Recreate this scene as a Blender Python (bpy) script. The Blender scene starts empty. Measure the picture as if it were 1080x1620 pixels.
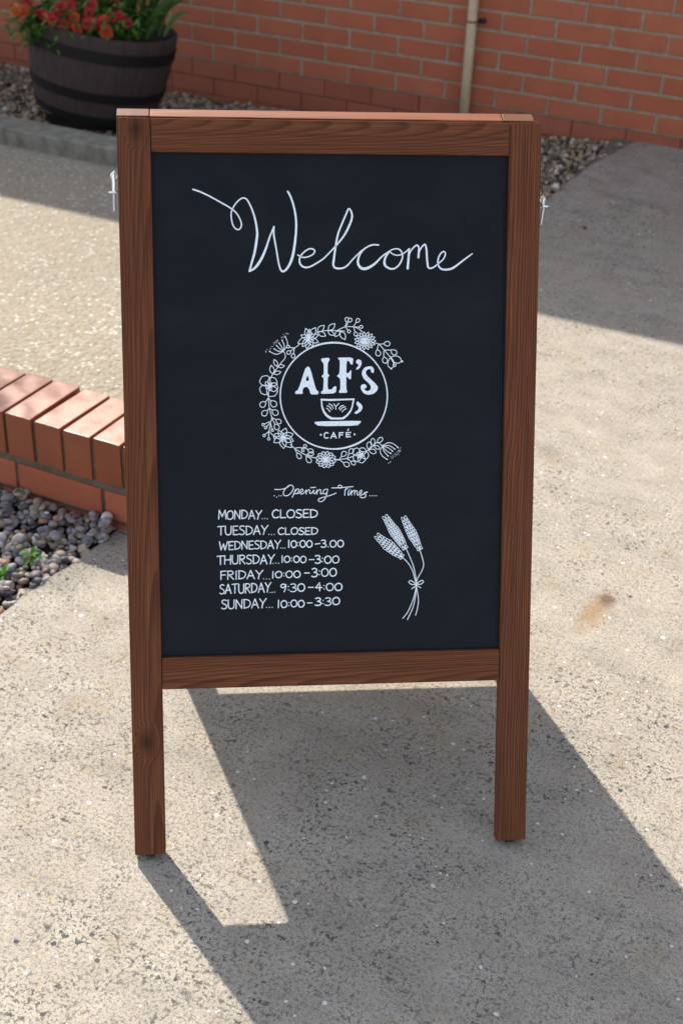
import bpy, bmesh, math, random
import numpy as np
from mathutils import Vector, Matrix, Euler, Quaternion
from mathutils.geometry import tessellate_polygon

scene = bpy.context.scene
COL = scene.collection
R = math.radians

# ------------------------------------------------------------------ camera
cam_d = bpy.data.cameras.new('camera')
cam = bpy.data.objects.new('camera', cam_d)
COL.objects.link(cam)
CAM_LOC = Vector((0.0, -5.28288, 1.51784))
rx = Vector((0.89364, 0.44714, 0.03828)); ux = Vector((-0.26431, 0.45547, 0.85011)); wx = Vector((-0.36269, 0.76981, -0.52521))
m = Matrix((rx, ux, -wx)).transposed().to_4x4()
m.translation = CAM_LOC
cam.matrix_world = m
cam_d.sensor_fit = 'VERTICAL'; cam_d.sensor_height = 36.0
cam_d.lens = 36.0 * 2106.8 / 1620.0
cam_d.clip_start = 0.05; cam_d.clip_end = 500
cam_d.dof.use_dof = True; cam_d.dof.focus_distance = 1.93; cam_d.dof.aperture_fstop = 6.3
cam_d.dof.aperture_blades = 7
scene.camera = cam

# ------------------------------------------------------------------ world, sun, exposure
SUN_EL = R(42.34)
world = bpy.data.worlds.new('World'); scene.world = world
world.use_nodes = True
wnt = world.node_tree
bg = wnt.nodes['Background']
sky = wnt.nodes.new('ShaderNodeTexSky'); sky.sky_type = 'NISHITA'
sky.sun_disc = False; sky.sun_elevation = SUN_EL; sky.sun_rotation = R(-50.6)
sky.air_density = 1.0; sky.dust_density = 1.2; sky.ozone_density = 1.5
thin = wnt.nodes.new('ShaderNodeHueSaturation')          # thin high cloud whitens the blue
thin.inputs['Saturation'].default_value = 0.52
wnt.links.new(sky.outputs[0], thin.inputs['Color'])
wnt.links.new(thin.outputs[0], bg.inputs[0])
bg.inputs[1].default_value = 0.135
sun_d = bpy.data.lights.new('sun', 'SUN'); sun = bpy.data.objects.new('sun', sun_d); COL.objects.link(sun)
sun_d.energy = 3.7; sun_d.angle = R(0.53); sun_d.color = (1.0, 0.93, 0.82)
sun.rotation_euler = Vector((0.84747, -0.69749, -1.0)).to_track_quat('-Z', 'Y').to_euler()
sun.location = (-8, 7, 12)
scene.view_settings.view_transform = 'Standard'
scene.view_settings.look = 'None'
scene.view_settings.exposure = 1.24
scene.view_settings.gamma = 1.0

# ------------------------------------------------------------------ helpers
def tag(o, label=None, cat=None, group=None, kind=None):
    if label: o['label'] = label
    if cat: o['category'] = cat
    if group: o['group'] = group
    if kind: o['kind'] = kind
    return o

def empty(name, loc=(0, 0, 0), rz=0.0):
    o = bpy.data.objects.new(name, None); COL.objects.link(o)
    o.location = loc; o.rotation_euler = (0, 0, rz); o.empty_display_size = 0.1
    return o

def link(name, me, mats=(), parent=None, mat=None):
    o = bpy.data.objects.new(name, me); COL.objects.link(o)
    for k in (mats if isinstance(mats, (list, tuple)) else [mats]):
        me.materials.append(k)
    if parent is not None: o.parent = parent
    if mat is not None: o.matrix_local = mat
    return o

def mesh_from(name, V, F, smooth=False, mi=None):
    me = bpy.data.meshes.new(name)
    me.from_pydata([tuple(v) for v in V], [], [tuple(f) for f in F])
    if smooth: me.polygons.foreach_set('use_smooth', [True] * len(me.polygons))
    if mi is not None: me.polygons.foreach_set('material_index', mi)
    me.update()
    return me

def bm_mesh(bm, name, smooth=False):
    me = bpy.data.meshes.new(name)
    bmesh.ops.recalc_face_normals(bm, faces=bm.faces)
    bm.to_mesh(me); bm.free()
    if smooth: me.polygons.foreach_set('use_smooth', [True] * len(me.polygons))
    return me

def box_bm(x0, x1, y0, y1, z0, z1, bevel=0.0, seg=2, bm=None):
    b = bmesh.new()
    bmesh.ops.create_cube(b, size=1.0)
    for v in b.verts:
        v.co = Vector(((x0 + x1) / 2 + v.co.x * (x1 - x0), (y0 + y1) / 2 + v.co.y * (y1 - y0), (z0 + z1) / 2 + v.co.z * (z1 - z0)))
    if bevel > 0:
        bmesh.ops.bevel(b, geom=b.edges[:], offset=bevel, segments=seg, profile=0.6, affect='EDGES')
    if bm is None: return b
    me = bpy.data.meshes.new('tmp'); b.to_mesh(me); b.free(); bm.from_mesh(me); bpy.data.meshes.remove(me)
    return bm

def tube(bm, pts, rad, n=10, cap=True):
    pts = [Vector(p) for p in pts]
    rings = []; prev = None
    for i, p in enumerate(pts):
        t = (pts[min(i + 1, len(pts) - 1)] - pts[max(i - 1, 0)]).normalized()
        a = prev if prev is not None else (Vector((0, 0, 1)) if abs(t.z) < .9 else Vector((1, 0, 0)))
        s = t.cross(a).normalized(); q = s.cross(t).normalized(); prev = q
        r = rad[i] if isinstance(rad, (list, tuple)) else rad
        rings.append([bm.verts.new(p + r * (math.cos(k * 2 * math.pi / n) * s + math.sin(k * 2 * math.pi / n) * q)) for k in range(n)])
    for a, b in zip(rings, rings[1:]):
        for k in range(n):
            bm.faces.new((a[k], a[(k + 1) % n], b[(k + 1) % n], b[k]))
    if cap:
        bm.faces.new(rings[0][::-1]); bm.faces.new(rings[-1])

# ------------------------------------------------------------------ materials
class NT:
    def __init__(s, name):
        s.m = bpy.data.materials.new(name); s.m.use_nodes = True
        s.t = s.m.node_tree; s.b = s.t.nodes['Principled BSDF']
    def n(s, typ, **kw):
        nd = s.t.nodes.new('ShaderNode' + typ)
        for k, v in kw.items():
            if k.startswith('i_'):
                key = k[2:]; key = int(key) if key.isdigit() else key.replace('_', ' ')
                s.put(nd.inputs[key], v)
            else: setattr(nd, k, v)
        return nd
    def put(s, sock, v):
        if hasattr(v, 'is_output') or isinstance(v, bpy.types.NodeSocket): s.t.links.new(v, sock)
        else:
            if sock.type == 'RGBA' and len(v) == 3: v = (*v, 1)
            sock.default_value = v
    def math(s, op, a, b=None, c=None, clamp=False):
        nd = s.n('Math', operation=op, use_clamp=clamp)
        s.put(nd.inputs[0], a)
        if b is not None: s.put(nd.inputs[1], b)
        if c is not None: s.put(nd.inputs[2], c)
        return nd.outputs[0]
    def vmath(s, op, a, b=None):
        nd = s.n('VectorMath', operation=op)
        s.put(nd.inputs[0], a)
        if b is not None: s.put(nd.inputs[1], b)
        return nd.outputs['Value'] if op in ('LENGTH', 'DISTANCE', 'DOT_PRODUCT') else nd.outputs[0]
    def noise(s, vec, scale, detail=3.0, rough=0.55, out=0, dist=0.0):
        nd = s.n('TexNoise', i_Scale=scale, i_Detail=detail, i_Roughness=rough, i_Distortion=dist)
        s.t.links.new(vec, nd.inputs['Vector']); return nd.outputs[out]
    def ramp(s, fac, stops, interp='LINEAR'):
        nd = s.n('ValToRGB'); nd.color_ramp.interpolation = interp
        el = nd.color_ramp.elements
        while len(el) < len(stops): el.new(0.5)
        for e, (p, c) in zip(el, stops):
            e.position = p; e.color = (c, c, c, 1) if isinstance(c, (int, float)) else (*c, 1)
        s.put(nd.inputs[0], fac); return nd.outputs[0]
    def mix(s, fac, a, b, mode='MIX'):
        nd = s.n('Mix', data_type='RGBA', blend_type=mode)
        s.put(nd.inputs[0], fac); s.put(nd.inputs[6], a); s.put(nd.inputs[7], b)
        return nd.outputs[2]
    def obj(s): return s.n('TexCoord').outputs['Object']
    def scale(s, v, sc): 
        nd = s.n('Mapping'); s.t.links.new(v, nd.inputs[0]); nd.inputs[3].default_value = sc; return nd.outputs[0]
    def bump(s, h, dist, strength=1.0):
        nd = s.n('Bump', i_Height=h, i_Distance=dist, i_Strength=strength)
        s.t.links.new(nd.outputs[0], s.b.inputs['Normal'])
    def out(s, color=None, rough=None, spec=None, metal=None, k=.68):
        if color is not None:                        # k: overall albedo of the material relative to the colours above
            if k != 1.0: color = s.mix(1.0, color, (k, k, k), 'MULTIPLY')
            s.put(s.b.inputs['Base Color'], color)
        if rough is not None: s.put(s.b.inputs['Roughness'], rough)
        if spec is not None: s.put(s.b.inputs['Specular IOR Level'], spec)
        if metal is not None: s.put(s.b.inputs['Metallic'], metal)
        return s.m

def mat_concrete(name, stain=True):
    s = NT(name); p = s.obj()
    big = s.noise(p, 1.1, 4); mid = s.noise(p, 13, 5, .6); fine = s.noise(p, 330, 3, .6)
    c = s.mix(s.ramp(mid, [(.3, 0), (.7, 1)]), (.465, .41, .335), (.60, .54, .455))
    c = s.mix(s.ramp(big, [(.35, 0), (.7, .55)]), c, (.56, .49, .375))
    # dirty grey drifts
    c = s.mix(s.ramp(s.noise(s.scale(p, (1, 2.2, 1)), 4.5, 5, .65), [(.5, 0), (.72, .45)]), c, (.27, .255, .225))
    c = s.mix(1.0, c, s.ramp(s.noise(p, 480, 3, .65), [(.3, .50), (.5, .98), (.70, 1.32)]), 'MULTIPLY')
    c = s.mix(1.0, c, s.ramp(s.noise(p, 110, 3, .65), [(.3, .86), (.5, 1.0), (.7, 1.08)]), 'MULTIPLY')
    # dark aggregate specks, in clumps
    clump = s.math('MULTIPLY', s.ramp(s.noise(p, 14, 5, .72), [(.38, .12), (.58, 1)]), s.ramp(s.noise(p, 2.4, 3, .6), [(.38, .30), (.56, 1.0)]))
    sp = s.ramp(s.noise(p, 185, 3, .6), [(.54, 0), (.585, 1)])
    c = s.mix(s.math('MULTIPLY', s.math('MULTIPLY', sp, s.math('ADD', s.math('MULTIPLY', clump, .7), .3)), .75), c, (.125, .120, .115))
    sp2 = s.ramp(s.noise(p, 92, 4, .62), [(.572, 0), (.605, 1)])
    c = s.mix(s.math('MULTIPLY', s.math('MULTIPLY', sp2, clump), .92), c, (.072, .073, .078))
    sp3 = s.ramp(s.noise(p, 34, 5, .72), [(.62, 0), (.66, 1)])
    c = s.mix(s.math('MULTIPLY', s.math('MULTIPLY', sp3, clump), .5), c, (.115, .113, .115))
    # single stones: white shell chips, brown, slate
    for sc, th, pal, hi in ((42, .17, [(0, (.95, .94, .90)), (.45, (.30, .17, .09)), (.5, (.09, .10, .13)), (.75, (.16, .11, .10)), (.88, (.24, .28, .32))], .90),
                            (95, .24, [(0, (.92, .90, .85)), (.55, (.15, .14, .13)), (.75, (.55, .38, .18))], .93)):
        v = s.n('TexVoronoi', i_Scale=sc); s.t.links.new(s.vmath('ADD', p, s.vmath('SCALE', s.noise(p, 120, 2, .5, 1))) if False else p, v.inputs['Vector'])
        wob = s.math('ADD', v.outputs['Distance'], s.math('MULTIPLY', s.math('SUBTRACT', s.noise(p, sc * 4.5, 2), .5), .28))
        sep = s.n('SeparateColor'); s.t.links.new(v.outputs['Color'], sep.inputs[0])
        msk = s.math('MULTIPLY', s.math('LESS_THAN', wob, th), s.math('GREATER_THAN', sep.outputs[0], hi))
        c = s.mix(msk, c, s.ramp(sep.outputs[1], pal, 'CONSTANT'))
    if stain:
        def blob(cx, cy, ax, ay, rot):
            nd = s.n('Mapping', vector_type='TEXTURE'); s.t.links.new(p, nd.inputs[0])
            nd.inputs[1].default_value = (cx, cy, 0); nd.inputs[2].default_value = (0, 0, rot); nd.inputs[3].default_value = (ax, ay, 1)
            d = s.vmath('LENGTH', nd.outputs[0])
            return s.math('ADD', d, s.math('MULTIPLY', s.math('SUBTRACT', s.noise(p, 38, 4, .65), .5), 1.1))
        c = s.mix(s.math('MULTIPLY', s.ramp(blob(-.452, -3.14, .036, .095, R(-6)), [(.2, .9), (1.0, 0)]), .75), c, (.36, .20, .085))
        c = s.mix(s.math('MULTIPLY', s.ramp(blob(-.441, -3.090, .021, .03, R(20)), [(.45, .9), (.95, 0)]), .85), c, (.17, .09, .065))
        c = s.mix(s.math('MULTIPLY', s.ramp(blob(-.70, -3.45, .22, .4, R(20)), [(.1, .6), (1, 0)]), .35)
        , c, (.45, .33, .17))
        c = s.mix(s.math('MULTIPLY', s.ramp(s.noise(s.scale(p, (1.3, 1, 1)), 9, 5, .7), [(.56, 0), (.70, .8)]), .45), c, (.45, .33, .17))
    s.bump(s.math('ADD', s.math('MULTIPLY', fine, .5), s.math('ADD', s.math('MULTIPLY', mid, 2.0), s.math('MULTIPLY', sp, -.35))), .0028, .55)
    return s.out(c, .88, .2, k=.615)

def mat_yard(name):
    s = NT(name); p = s.obj()
    big = s.noise(p, 2.2, 4)
    v = s.n('TexVoronoi', i_Scale=85.0, i_Randomness=1.0); s.t.links.new(p, v.inputs['Vector'])
    sep = s.n('SeparateColor'); s.t.links.new(v.outputs['Color'], sep.inputs[0])
    stone = s.ramp(sep.outputs[0], [(0, (.38, .33, .25)), (.3, (.46, .40, .31)), (.55, (.29, .26, .22)), (.68, (.52, .47, .39)), (.86, (.80, .77, .70)), (.94, (.40, .30, .19))], 'CONSTANT')
    c = s.mix(s.ramp(v.outputs['Distance'], [(.35, 0), (.62, 1)]), stone, (.40, .345, .26))
    c = s.mix(s.ramp(s.noise(p, 60, 3), [(.4, 0), (.7, .4)]), c, (.48, .42, .33))
    c = s.mix(s.ramp(big, [(.4, 0), (.75, .35)]), c, (.30, .26, .20))
    c = s.mix(1.0, c, s.ramp(s.noise(p, 250, 3), [(.3, .7), (.7, 1.2)]), 'MULTIPLY')
    h = s.math('SUBTRACT', 1.0, s.ramp(v.outputs['Distance'], [(.0, 0), (.6, 1)]))
    s.bump(s.math('ADD', h, s.math('MULTIPLY', s.noise(p, 40, 4), 1.5)), .005, .7)
    return s.out(c, .9, .2, k=.67)

def mat_brick(name, c1, c2, rough=.75, spec=.3, gloss_noise=True):
    s = NT(name); p = s.obj()
    a = s.n('Attribute', attribute_name='tone'); sep = s.n('SeparateColor'); s.t.links.new(a.outputs['Color'], sep.inputs[0])
    c = s.mix(sep.outputs[0], c1, c2)
    c = s.mix(s.ramp(s.noise(p, 9, 4, .6), [(.4, 0), (.75, .45)]), c, tuple(x * .72 for x in c1))
    c = s.mix(1.0, c, s.ramp(s.noise(p, 420, 3, .6), [(.3, .82), (.7, 1.12)]), 'MULTIPLY')
    # scattered pits and kiln marks
    c = s.mix(s.math('MULTIPLY', s.ramp(s.noise(p, 85, 3, .6), [(.66, 0), (.72, 1)]), .4), c, tuple(x * .4 for x in c1))
    s.bump(s.math('ADD', s.noise(p, 300, 4), s.math('MULTIPLY', s.noise(p, 30, 3), 1.5)), .0012, .2 if rough < .6 else .6)
    return s.out(c, s.ramp(s.noise(p, 25, 3), [(.3, rough - .07), (.7, rough + .08)]), spec)

def mat_mortar(name, col=(.56, .49, .36)):
    s = NT(name); p = s.obj()
    c = s.mix(s.ramp(s.noise(p, 30, 5, .65), [(.35, 0), (.7, 1)]), tuple(x * .62 for x in col), col)
    c = s.mix(1.0, c, s.ramp(s.noise(p, 350, 3), [(.3, .7), (.7, 1.2)]), 'MULTIPLY')
    s.bump(s.noise(p, 260, 4), .003, .7)
    return s.out(c, .95, .2)

def mat_wood(name, knots=(), cx=.012, depth=.055, freq=185., along=0.0, seed=0.0, alb=.68):
    """stained pine: growth rings of a log whose pith runs near the piece; long axis = local Z, face = local -Y"""
    s = NT(name); p = s.obj()
    sep = s.n('SeparateXYZ'); s.t.links.new(p, sep.inputs[0])
    x, y, z = sep.outputs
    off = s.n('CombineXYZ', i_0=seed * 1.7, i_1=seed * .9, i_2=seed * 3.1).outputs[0]
    q = s.vmath('ADD', p, off)
    w1 = s.math('SUBTRACT', s.noise(s.scale(q, (4, 4, 1.6)), 1.0, 2), .5)
    w2 = s.math('SUBTRACT', s.noise(s.scale(q, (25, 25, 7)), 1.0, 3), .5)
    xx = s.math('ADD', s.math('SUBTRACT', x, cx), s.math('ADD', s.math('MULTIPLY', w1, .045), s.math('MULTIPLY', w2, .006)))
    yy = s.math('SUBTRACT', y, s.math('ADD', depth, s.math('MULTIPLY', z, along)))
    rr = s.math('SQRT', s.math('ADD', s.math('MULTIPLY', xx, xx), s.math('MULTIPLY', yy, yy)))
    kmask = None
    for kx_, kz_, kr in knots:
        dx = s.math('SUBTRACT', x, kx_); dz = s.math('MULTIPLY', s.math('SUBTRACT', z, kz_), .62)
        d = s.math('SQRT', s.math('ADD', s.math('MULTIPLY', dx, dx), s.math('MULTIPLY', dz, dz)))
        g = s.math('POWER', 2.718, s.math('MULTIPLY', s.math('MULTIPLY', d, d), -1.0 / (kr * kr * 3.2)))
        rr = s.math('ADD', rr, s.math('MULTIPLY', g, .035))
        k = s.ramp(s.math('ADD', d, s.math('MULTIPLY', w2, .004)), [(kr * .35, 1), (kr * 1.15, .55), (kr * 2.6, 0)])
        kmask = k if kmask is None else s.math('MAXIMUM', kmask, k)
    ring = s.math('FRACT', s.math('ADD', s.math('MULTIPLY', rr, freq), s.math('MULTIPLY', w2, .5)))
    late = s.ramp(ring, [(0, .0), (.45, .25), (.82, 1), (.93, .9), (1, 0)])
    fib = s.noise(s.scale(q, (700, 700, 9)), 1.0, 3, .6)
    broad = s.noise(s.scale(q, (18, 18, 1.5)), 1.0, 3)
    c = s.mix(s.math('MULTIPLY', late, .74), (.255, .088, .036), (.088, .028, .012))
    c = s.mix(s.ramp(broad, [(.3, 0), (.75, .6)]), c, (.155, .048, .022))
    c = s.mix(1.0, c, s.ramp(fib, [(.3, .6), (.7, 1.3)]), 'MULTIPLY')
    if kmask is not None:
        c = s.mix(s.math('MULTIPLY', kmask, .8), c, (.035, .014, .010))
    s.bump(s.math('ADD', s.math('MULTIPLY', late, -.6), fib), .0006, .5)
    return s.out(c, s.ramp(fib, [(.3, .62), (.7, .52)]), .12, k=alb)

def mat_simple(name, col, rough=.6, spec=.4, metal=0.0, var=.15, nscale=40, bump=.0):
    s = NT(name); p = s.obj()
    n1 = s.noise(p, nscale, 4, .6)
    c = s.mix(1.0, col, s.ramp(n1, [(.3, 1 - var), (.7, 1 + var)]), 'MULTIPLY')
    if bump: s.bump(n1, bump, .6)
    return s.out(c, rough, spec, metal, 1.0 if metal > .5 else .68)

def mat_attr(name, rough=.6, spec=.35, nscale=160, var=.25, trans=0.0):
    s = NT(name); p = s.obj()
    a = s.n('Attribute', attribute_name='tone')
    c = s.mix(1.0, a.outputs['Color'], s.ramp(s.noise(p, nscale, 4, .6), [(.3, 1 - var), (.7, 1 + var)]), 'MULTIPLY')
    return s.out(c, rough, spec)

def mat_leaf(name, c1, c2, rough=.5):
    s = NT(name); p = s.obj()
    a = s.n('Attribute', attribute_name='tone'); sep = s.n('SeparateColor'); s.t.links.new(a.outputs['Color'], sep.inputs[0])
    c = s.mix(sep.outputs[0], c1, c2)
    c = s.mix(1.0, c, s.ramp(s.noise(p, 90, 3), [(.3, .8), (.7, 1.2)]), 'MULTIPLY')
    tr = s.n('BsdfTranslucent'); s.put(tr.inputs[0], s.mix(.5, c, (.12, .22, .02)))
    mx = s.n('MixShader', i_0=.3)
    s.out(c, rough, .35)
    s.t.links.new(s.b.outputs[0], mx.inputs[1]); s.t.links.new(tr.outputs[0], mx.inputs[2])
    s.t.links.new(mx.outputs[0], s.t.nodes['Material Output'].inputs[0])
    return s.m

def set_tone(me, cols_per_vert):
    at = me.color_attributes.new('tone', 'FLOAT_COLOR', 'POINT')
    at.data.foreach_set('color', np.asarray(cols_per_vert, dtype=np.float32).ravel())

M_conc = mat_concrete('concrete')
M_yard = mat_yard('aggregate')
M_brick = mat_brick('wall_brick', (.55, .160, .086), (.60, .190, .105), .8, .15)
M_plinth = mat_brick('plinth_brick', (.44, .130, .075), (.50, .155, .09), .8, .2)
M_coping = mat_brick('coping_brick', (.37, .105, .046), (.42, .122, .056), .38, .45)
M_mortar = mat_mortar('mortar')
M_mortar_dark = mat_mortar('dark_mortar', (.17, .12, .085))
M_mortar_low = mat_mortar('low_wall_mortar', (.24, .215, .16))
M_kerb = mat_simple('kerb_concrete', (.27, .255, .205), .9, .25, var=.35, nscale=22, bump=.003)
M_soil = mat_simple('soil', (.055, .043, .033), .95, .2, var=.4, nscale=60, bump=.006)
M_stone = mat_attr('pebble_stone', .62, .35)
M_earth = mat_simple('far_ground', (.23, .20, .16), .95, .2, var=.3, nscale=3)

# ------------------------------------------------------------------ setting: ground sheets
def grid_sheet(name, x0, x1, y0, y1, z, step, m, edge=None, amp=0.0, depth=.08):
    nx = max(2, int((x1 - x0) / step)); ny = max(2, int((y1 - y0) / step))
    V = []; F = []
    rnd = random.Random(7)
    for j in range(ny + 1):
        y = y0 + (y1 - y0) * j / ny
        for i in range(nx + 1):
            x = x0 + (x1 - x0) * i / nx
            if i == 0 and edge: x += edge(y)
            V.append((x, y, z))
    for j in range(ny):
        for i in range(nx):
            a = j * (nx + 1) + i
            F.append((a, a + 1, a + nx + 2, a + nx + 1))
    # side skirt on the left
    base = len(V)
    for j in range(ny + 1):
        x, y, _ = V[j * (nx + 1)]; V.append((x + .004, y, z - depth))
    for j in range(ny): F.append((j * (nx + 1), (j + 1) * (nx + 1), base + j + 1, base + j))
    return link(name, mesh_from(name, V, F), m)

def chip(y):
    n = math.sin(y * 23) * .4 + math.sin(y * 61 + 1) * .3 + math.sin(y * 137 + 2) * .25 + math.sin(y * 311) * .15
    return .006 * n + float(np.interp(y, [-5.6, -3.71, -3.35, -.83, -.38, 0], [-.14, -.060, -.035, .022, .045, .115]))
def rise(x, y): return .030 * max(0.0, min(1.0, (y + 1.1) / 1.1)) ** 1.3
path = grid_sheet('path', -1.385, 9.0, -5.6, 0.02, 0.0, .03, M_conc, chip)
for v in path.data.vertices: v.co.z += rise(v.co.x, v.co.y)
tag(path, kind='structure')
apron = grid_sheet('pavement', -9.0, 9.0, -16.0, -5.603, -.002, 1.0, M_conc)
tag(apron, kind='structure')
yard = grid_sheet('yard', -12.0, -1.22, -3.20, -1.30, -.004, .3, M_yard)
tag(yard, kind='structure')
me = mesh_from('ground', [(-200, -200, -.13), (200, -200, -.13), (200, 200, -.13), (-200, 200, -.13)], [(0, 1, 2, 3)])
tag(link('ground', me, M_earth), kind='structure')

# soil beds under the gravel
def plate(name, x0, x1, y0, y1, zf, m):
    n = 24; V = []; F = []
    for j in range(n + 1):
        for i in range(n + 1):
            x = x0 + (x1 - x0) * i / n; y = y0 + (y1 - y0) * j / n; V.append((x, y, zf(x, y)))
    for j in range(n):
        for i in range(n):
            a = j * (n + 1) + i; F.append((a, a + 1, a + n + 2, a + n + 1))
    return tag(link(name, mesh_from(name, V, F), m), kind='structure')
def z_back(x, y):                                   # the bed dips a little to the left along the house wall
    t = min(1, max(0, (x + 3.0) / 1.7)); k = min(1, max(0, (y + 1.1) / 1.1))
    return -.012 + k * k * (-.098 + .103 * t) + .016 * t
def z_front(x, y): return -.030 + .034 * min(1, max(0, (y + 3.62) / .27))
plate('bed_soil', -10.0, -1.22, -1.2, 0.02, lambda x, y: z_back(x, y) - .03, M_soil)
plate('bed_soil', -3.6, -1.40, -5.6, -3.34, lambda x, y: min(z_front(x, y), -.008), M_soil)

# ------------------------------------------------------------------ gravel
def ico(sub):
    b = bmesh.new(); bmesh.ops.create_icosphere(b, subdivisions=sub, radius=1.0)
    V = np.array([v.co[:] for v in b.verts]); F = np.array([[v.index for v in f.verts] for f in b.faces]); b.free()
    return V, F
ICO = {1: ico(1), 2: ico(2), 3: ico(3)}
def stone_shape(rng, sub, s, flat):
    V, F = ICO[sub]
    V = V.copy()
    for _ in range(3):                               # low bumps make each stone its own shape
        d = rng.normal(size=3); d /= np.linalg.norm(d)
        V *= (1 + rng.uniform(-.10, .10) * np.clip(V @ d, -.2, 1) ** 2)[:, None]
    V *= np.array([1.0, rng.uniform(.6, .92), rng.uniform(.36, .66) * flat]) * s
    a = rng.uniform(0, 2 * np.pi); tx, ty = rng.normal(0, .28, 2)
    Rm = np.array((Euler((tx, ty, a)).to_matrix()))
    return V @ Rm.T, F
def gravel(name, x0, x1, y0, y1, n, smin, smax, base, top, pal, near, seed, inside=None, label=None):
    rng = np.random.default_rng(seed)
    cs = .005; nx = int((x1 - x0) / cs) + 2; ny = int((y1 - y0) / cs) + 2
    H = np.zeros((nx, ny), np.float32)
    AV, AF, AC = [], [], []; off = 0
    w = np.array([p[0] for p in pal], float); w /= w.sum()
    for k in range(n):
        x = rng.uniform(x0, x1); y = rng.uniform(y0, y1)
        s = smin + (smax - smin) * rng.beta(1.3, 3.0)
        s *= .5
        if inside and not inside(x, y, s): continue
        sub = near(x, y)
        V, F = stone_shape(rng, sub, s, 1.0)
        i0 = max(0, int((x - s * .6 - x0) / cs)); i1 = min(nx, int((x + s * .6 - x0) / cs) + 1)
        j0 = max(0, int((y - s * .6 - y0) / cs)); j1 = min(ny, int((y + s * .6 - y0) / cs) + 1)
        if i1 <= i0 or j1 <= j0: continue
        h = float(H[i0:i1, j0:j1].mean()); hz = float(V[:, 2].max())
        if h + hz * 1.3 > top: continue
        z = h + hz * .55
        H[i0:i1, j0:j1] = np.maximum(H[i0:i1, j0:j1], z + hz * .7)
        AV.append(V + np.array([x, y, base(x, y) + z])); AF.append(F + off); off += len(V)
        c = np.array(pal[rng.choice(len(pal), p=w)][1]) * rng.uniform(.7, 1.3)
        AC.append(np.tile(np.append(c, 1), (len(V), 1)))
    V = np.concatenate(AV); F = np.concatenate(AF); C_ = np.concatenate(AC)
    me = bpy.data.meshes.new(name)
    me.vertices.add(len(V)); me.vertices.foreach_set('co', V.astype(np.float32).ravel())
    me.loops.add(F.size); me.loops.foreach_set('vertex_index', F.astype(np.int32).ravel())
    me.polygons.add(len(F)); me.polygons.foreach_set('loop_start', np.arange(0, F.size, 3, dtype=np.int32))
    me.polygons.foreach_set('use_smooth', np.ones(len(F), bool))
    me.update(calc_edges=True)
    set_tone(me, C_)
    o = link(name, me, M_stone)
    return tag(o, label, 'gravel', kind='stuff')

PAL_FRONT = [(5, (.30, .275, .265)), (4, (.35, .29, .27)), (3, (.25, .255, .28)), (4, (.42, .34, .26)), (2, (.64, .60, .55)), (1, (.44, .25, .16)), (1, (.50, .36, .17)), (3, (.17, .15, .145)), (3, (.40, .38, .37))]
PAL_BACK = [(4, (.36, .28, .20)), (3, (.24, .205, .17)), (3, (.45, .36, .25)), (4, (.11, .085, .06)), (1.3, (.66, .61, .52)), (1, (.38, .22, .10)), (1, (.50, .34, .14))]
gravel('gravel', -2.75, -1.36, -4.75, -3.352, 17000, .011, .036, lambda x, y: z_front(x, y), .050, PAL_FRONT,
       lambda x, y: 3 if (x > -1.85 and y > -3.85) else 2, 5,
       lambda x, y, s: y < -3.355 - s * .35 and x < -1.385 + chip(y) - s * .15,
       'rounded grey and purple pebbles filling the corner below the low brick wall')
gravel('gravel', -7.6, -1.22, -1.175, -.002, 32000, .012, .036, z_back, .055, PAL_BACK,
       lambda x, y: 2 if x > -3.9 else 1, 9,
       lambda x, y, s: x < -1.385 + chip(y) - s * .05 and y < -.003 - s * .4 and y > -1.165 + s * .4 and ((x + 3.288) ** 2 + (y + .815) ** 2 > (.205 + s * .2) ** 2),
       'brown and grey gravel bed running along the foot of the house wall')

# ------------------------------------------------------------------ brickwork
def brick_field(rows, xs_of_row, z_of_row, lx, lz, ly, bevel, y_face, rnd, jitter=.0006):
    b = box_bm(-lx / 2, lx / 2, 0, ly, -lz / 2, lz / 2, bevel, 1)
    b.verts.ensure_lookup_table()
    TV = np.array([v.co[:] for v in b.verts]); TF = [[v.index for v in f.verts] for f in b.faces]; b.free()
    V = []; F = []; T = []; off = 0
    for rI in rows:
        for x in xs_of_row(rI):
            W = TV + np.array([x + rnd.uniform(-jitter, jitter) * 2, y_face + rnd.uniform(-jitter, jitter) * 1.5, z_of_row(rI) + rnd.uniform(-jitter, jitter)])
            V.append(W); F += [[k + off for k in f] for f in TF]; off += len(TV)
            t = rnd.random(); T.append(np.tile([t, t, t, 1], (len(TV), 1)))
    return np.concatenate(V), F, np.concatenate(T)

rnd = random.Random(11)
bld = empty('brick_building', (-2.0, 0, 0))
tag(bld, 'red brick building with pale mortar in shade behind the gravel bed', 'building')
PB = Matrix.Translation((2.0, 0, 0))
BO, BZ = -3.22737, .25895
def xs_row(r): return [BO + .225 * (i + (.5 if r % 2 else 0) + .5) for i in range(-30, 40)]
V, F, T = brick_field(range(-29, 3), xs_row, lambda r: BZ - .075 * r, .215, .065, .1, .0025, 0, rnd)
me = mesh_from('wall', V, F); set_tone(me, T)
link('wall', me, M_brick, bld, PB)
V, F, T = brick_field(range(3, 6), xs_row, lambda r: BZ - .075 * r - .001, .221, .071, .1, .002, 0.002, rnd)
me = mesh_from('plinth', V, F); set_tone(me, T)
link('plinth', me, M_plinth, bld, PB)
z_dpc = BZ - .075 * 2.5
bm = box_bm(-10, 6, .0032, .3, z_dpc, 2.46); link('mortar_joints', bm_mesh(bm, 'mortar_joints'), M_mortar, bld, PB)
bm = box_bm(-10, 6, .0075, .3, -.3, z_dpc - .0005); link('mortar_joints', bm_mesh(bm, 'mortar_joints'), M_mortar_dark, bld, PB)
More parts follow.
